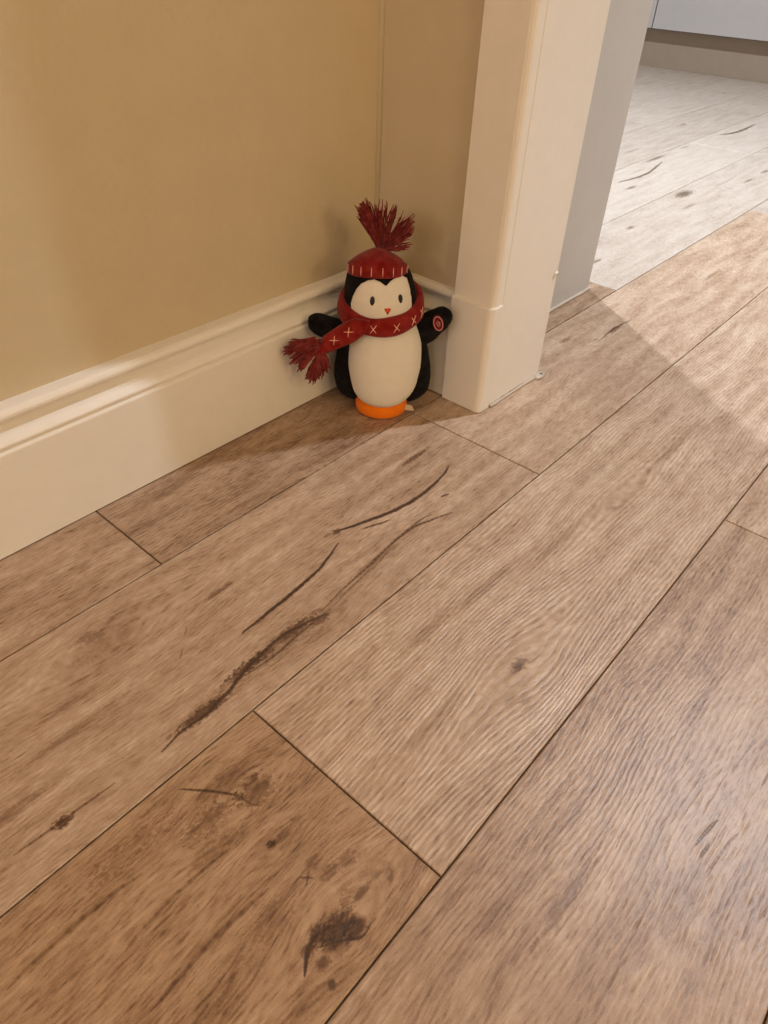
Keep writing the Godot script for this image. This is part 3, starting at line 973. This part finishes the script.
	for r in smooth_rows([[176, 34, 32], [182, 34.5, 32.5], [187, 31, 29.5], [191.5, 25, 24.5], [195.5, 18, 18], [198.8, 11, 11], [200.8, 5.5, 5.5], [201.3, 1, 1]], 3):
		var ring := PackedVector3Array()
		for k in 40:
			var a := TAU * k / 40
			ring.append(mm(-10 + sin(a) * r[1], r[0] + cos(a) * r[2] * hat_tilt, -2 + cos(a) * r[2]))
		rings.append(ring)
	add_rings(st, rings)
	var hat := mesh_node("hat", done(st), M.red, t)
	tag(hat, "red knitted bobble hat")
	st = start()
	rings = []
	for r in smooth_rows([[171.5, 33, 31], [170.5, 35.5, 34], [172.5, 37.5, 36], [178, 38.3, 37], [183, 37.3, 36], [185, 35.5, 34], [184, 33, 31]], 3):
		var ring := PackedVector3Array()
		for k in 48:
			var a := TAU * k / 48
			ring.append(mm(-10 + sin(a) * r[1] * 0.94, r[0] + cos(a) * r[2] * hat_tilt, -2 + cos(a) * r[2]))
		rings.append(ring)
	add_rings(st, rings, false)
	var brim := mesh_node("hat_brim", done(st), M.red, hat)
	tag(brim, "turned-up red brim with pale stitches")
	for k in 16:
		var a := (k - 7.5) * 0.36
		var x := -10 + sin(a) * 36.0
		var z := -2 + cos(a) * 37.4
		stitch(hat, Vector3(x, 173.0 + cos(a) * 37 * hat_tilt, z), Vector3(x, 182.8 + cos(a) * 37 * hat_tilt, z), 0.55)
	st = start()
	strands(st, Vector3(-7, 199, -4), [Vector3(-32, 238, -4), Vector3(-33, 246, 0), Vector3(-26, 247, -6)], 130, 2.4, 0.0, 0.85)
	strands(st, Vector3(-6, 199, -4), [Vector3(-20, 248, -2), Vector3(-10, 249, 4), Vector3(0, 248, -4), Vector3(8, 246, 2)], 60, 2.2, 0.0, 0.75)
	strands(st, Vector3(-5, 199, -4), [Vector3(14, 242, 2), Vector3(30, 238, 0), Vector3(31, 228, 4), Vector3(26, 220, -2)], 75, 2.2, 1.5, 0.75)
	strands(st, Vector3(-4, 199, -3), [Vector3(28, 214, 2), Vector3(27, 206, 4), Vector3(20, 204, 6)], 24, 1.8, 2.0, 0.6)
	var pom := mesh_node("tassel", done(st), M.yarn, hat)
	tag(pom, "loose dark red yarn tassel on top", "", "", "stuff")
	# scarf: a loop round the neck, a tail thrown to the side, fringe at its end
	st = start()
	rings = []
	for k in 65:
		var a := TAU * k / 64 + PI
		var c := scarf_at(a)
		var out := Vector3(sin(a), 0.0, cos(a))
		var ring := PackedVector3Array()
		var hh := 10.6 - 0.6 * cos(a) + 0.7 * sin(a * 5.0)
		for s in 16:
			var b := TAU * s / 16
			var bulge := 5.4 + 0.5 * sin(a * 7.0)
			var q := c + out * (signf(cos(b)) * pow(absf(cos(b)), 0.8) * bulge) + Vector3(0, 1, 0) * (signf(sin(b)) * pow(absf(sin(b)), 0.8) * hh) + out * (-sin(b) * 2.0)
			ring.append(mm(q.x, q.y, q.z))
		rings.append(ring)
	add_rings(st, rings, false)
	var scarf := mesh_node("scarf", done(st), M.red, t)
	tag(scarf, "red knitted scarf with cross stitches")
	st = start()
	rings = []
	for r in smooth_rows([[-20, 127, 45, 9, 4], [-30, 123, 45.5, 15, 6.5], [-42, 119, 43, 19, 7.5], [-54, 112.5, 41, 19.5, 7], [-66, 105.5, 40, 17.5, 6], [-76, 100, 39.5, 14.5, 5]], 4):
		var ring := PackedVector3Array()
		var across := Vector3(0.42, 0.90, 0.0).normalized()
		for s in 18:
			var b := TAU * s / 18
			var q: Vector3 = Vector3(r[0], r[1], r[2]) + across * (signf(sin(b)) * pow(absf(sin(b)), 0.8) * r[3]) + Vector3(0.25, 0, 1).normalized() * (signf(cos(b)) * pow(absf(cos(b)), 0.8) * r[4])
			ring.append(mm(q.x, q.y, q.z))
		rings.append(ring)
	add_rings(st, rings)
	var tail := mesh_node("scarf_tail", done(st), M.red, scarf)
	tag(tail, "scarf end hanging to the side")
	st = start()
	for f in [[Vector3(-78, 106, 40), [Vector3(-112, 104, 40), Vector3(-119, 98, 40), Vector3(-117, 91, 42)], 34], [Vector3(-77, 101, 41), [Vector3(-112, 86, 44), Vector3(-106, 78, 44), Vector3(-101, 72, 44)], 30], [Vector3(-74, 96, 41), [Vector3(-95, 66, 44), Vector3(-90, 57, 44), Vector3(-84, 60, 44)], 34], [Vector3(-72, 93, 40), [Vector3(-80, 62, 44), Vector3(-72, 66, 44), Vector3(-66, 76, 42)], 30]]:
		strands(st, f[0], f[1], f[2] + 18, 2.0, 1.5, 1.05)
	tag(mesh_node("scarf_fringe", done(st), M.yarn, scarf), "dark red yarn fringe of the scarf", "", "", "stuff")
	# cross stitches on the scarf
	for e in [[-0.15, 0.0], [0.38, 0.5], [0.85, 1.0], [1.2, 1.0]]:
		var a: float = e[0]
		var c := scarf_at(a)
		var out := Vector3(sin(a), 0, cos(a))
		var side := Vector3(cos(a), 0.15, -sin(a))
		c += out * 6.0
		stitch(scarf, c + side * 3.6 + Vector3(0, 4.4, 0) - out, c - side * 3.6 - Vector3(0, 4.4, 0), 0.6)
		stitch(scarf, c - side * 3.6 + Vector3(0, 4.4, 0) - out, c + side * 3.6 - Vector3(0, 4.4, 0), 0.6)
	for e in [Vector3(-41, 124, 51.6), Vector3(-58, 111.5, 48.0)]:
		stitch(scarf, e + Vector3(0.6, 5.6, 0), e - Vector3(0.6, 5.6, 0), 0.6)
		stitch(scarf, e + Vector3(5.6, 0.2, 0), e - Vector3(5.6, 0.2, 0), 0.6)
	# maker's label at the foot
	st = start(false)
	var la := [Vector3(29, 13, 13), Vector3(40, 11, 13), Vector3(43, 5, 15), Vector3(31, 6, 16)]
	var lb := []
	for p in la: lb.append(p + Vector3(0.15, 0.3, -0.5))
	quad(st, mm(la[0].x, la[0].y, la[0].z), mm(la[1].x, la[1].y, la[1].z), mm(la[2].x, la[2].y, la[2].z), mm(la[3].x, la[3].y, la[3].z), Vector3(0, 0, 1))
	quad(st, mm(lb[0].x, lb[0].y, lb[0].z), mm(lb[1].x, lb[1].y, lb[1].z), mm(lb[2].x, lb[2].y, lb[2].z), mm(lb[3].x, lb[3].y, lb[3].z), Vector3(0, 0, -1))
	for k in 4:
		var n := (k + 1) % 4
		quad(st, mm(la[k].x, la[k].y, la[k].z), mm(la[n].x, la[n].y, la[n].z), mm(lb[n].x, lb[n].y, lb[n].z), mm(lb[k].x, lb[k].y, lb[k].z), la[k] + la[n] - la[0] - la[2])
	tag(mesh_node("care_label", done(st), M.label, t), "small pale sewn-in label")
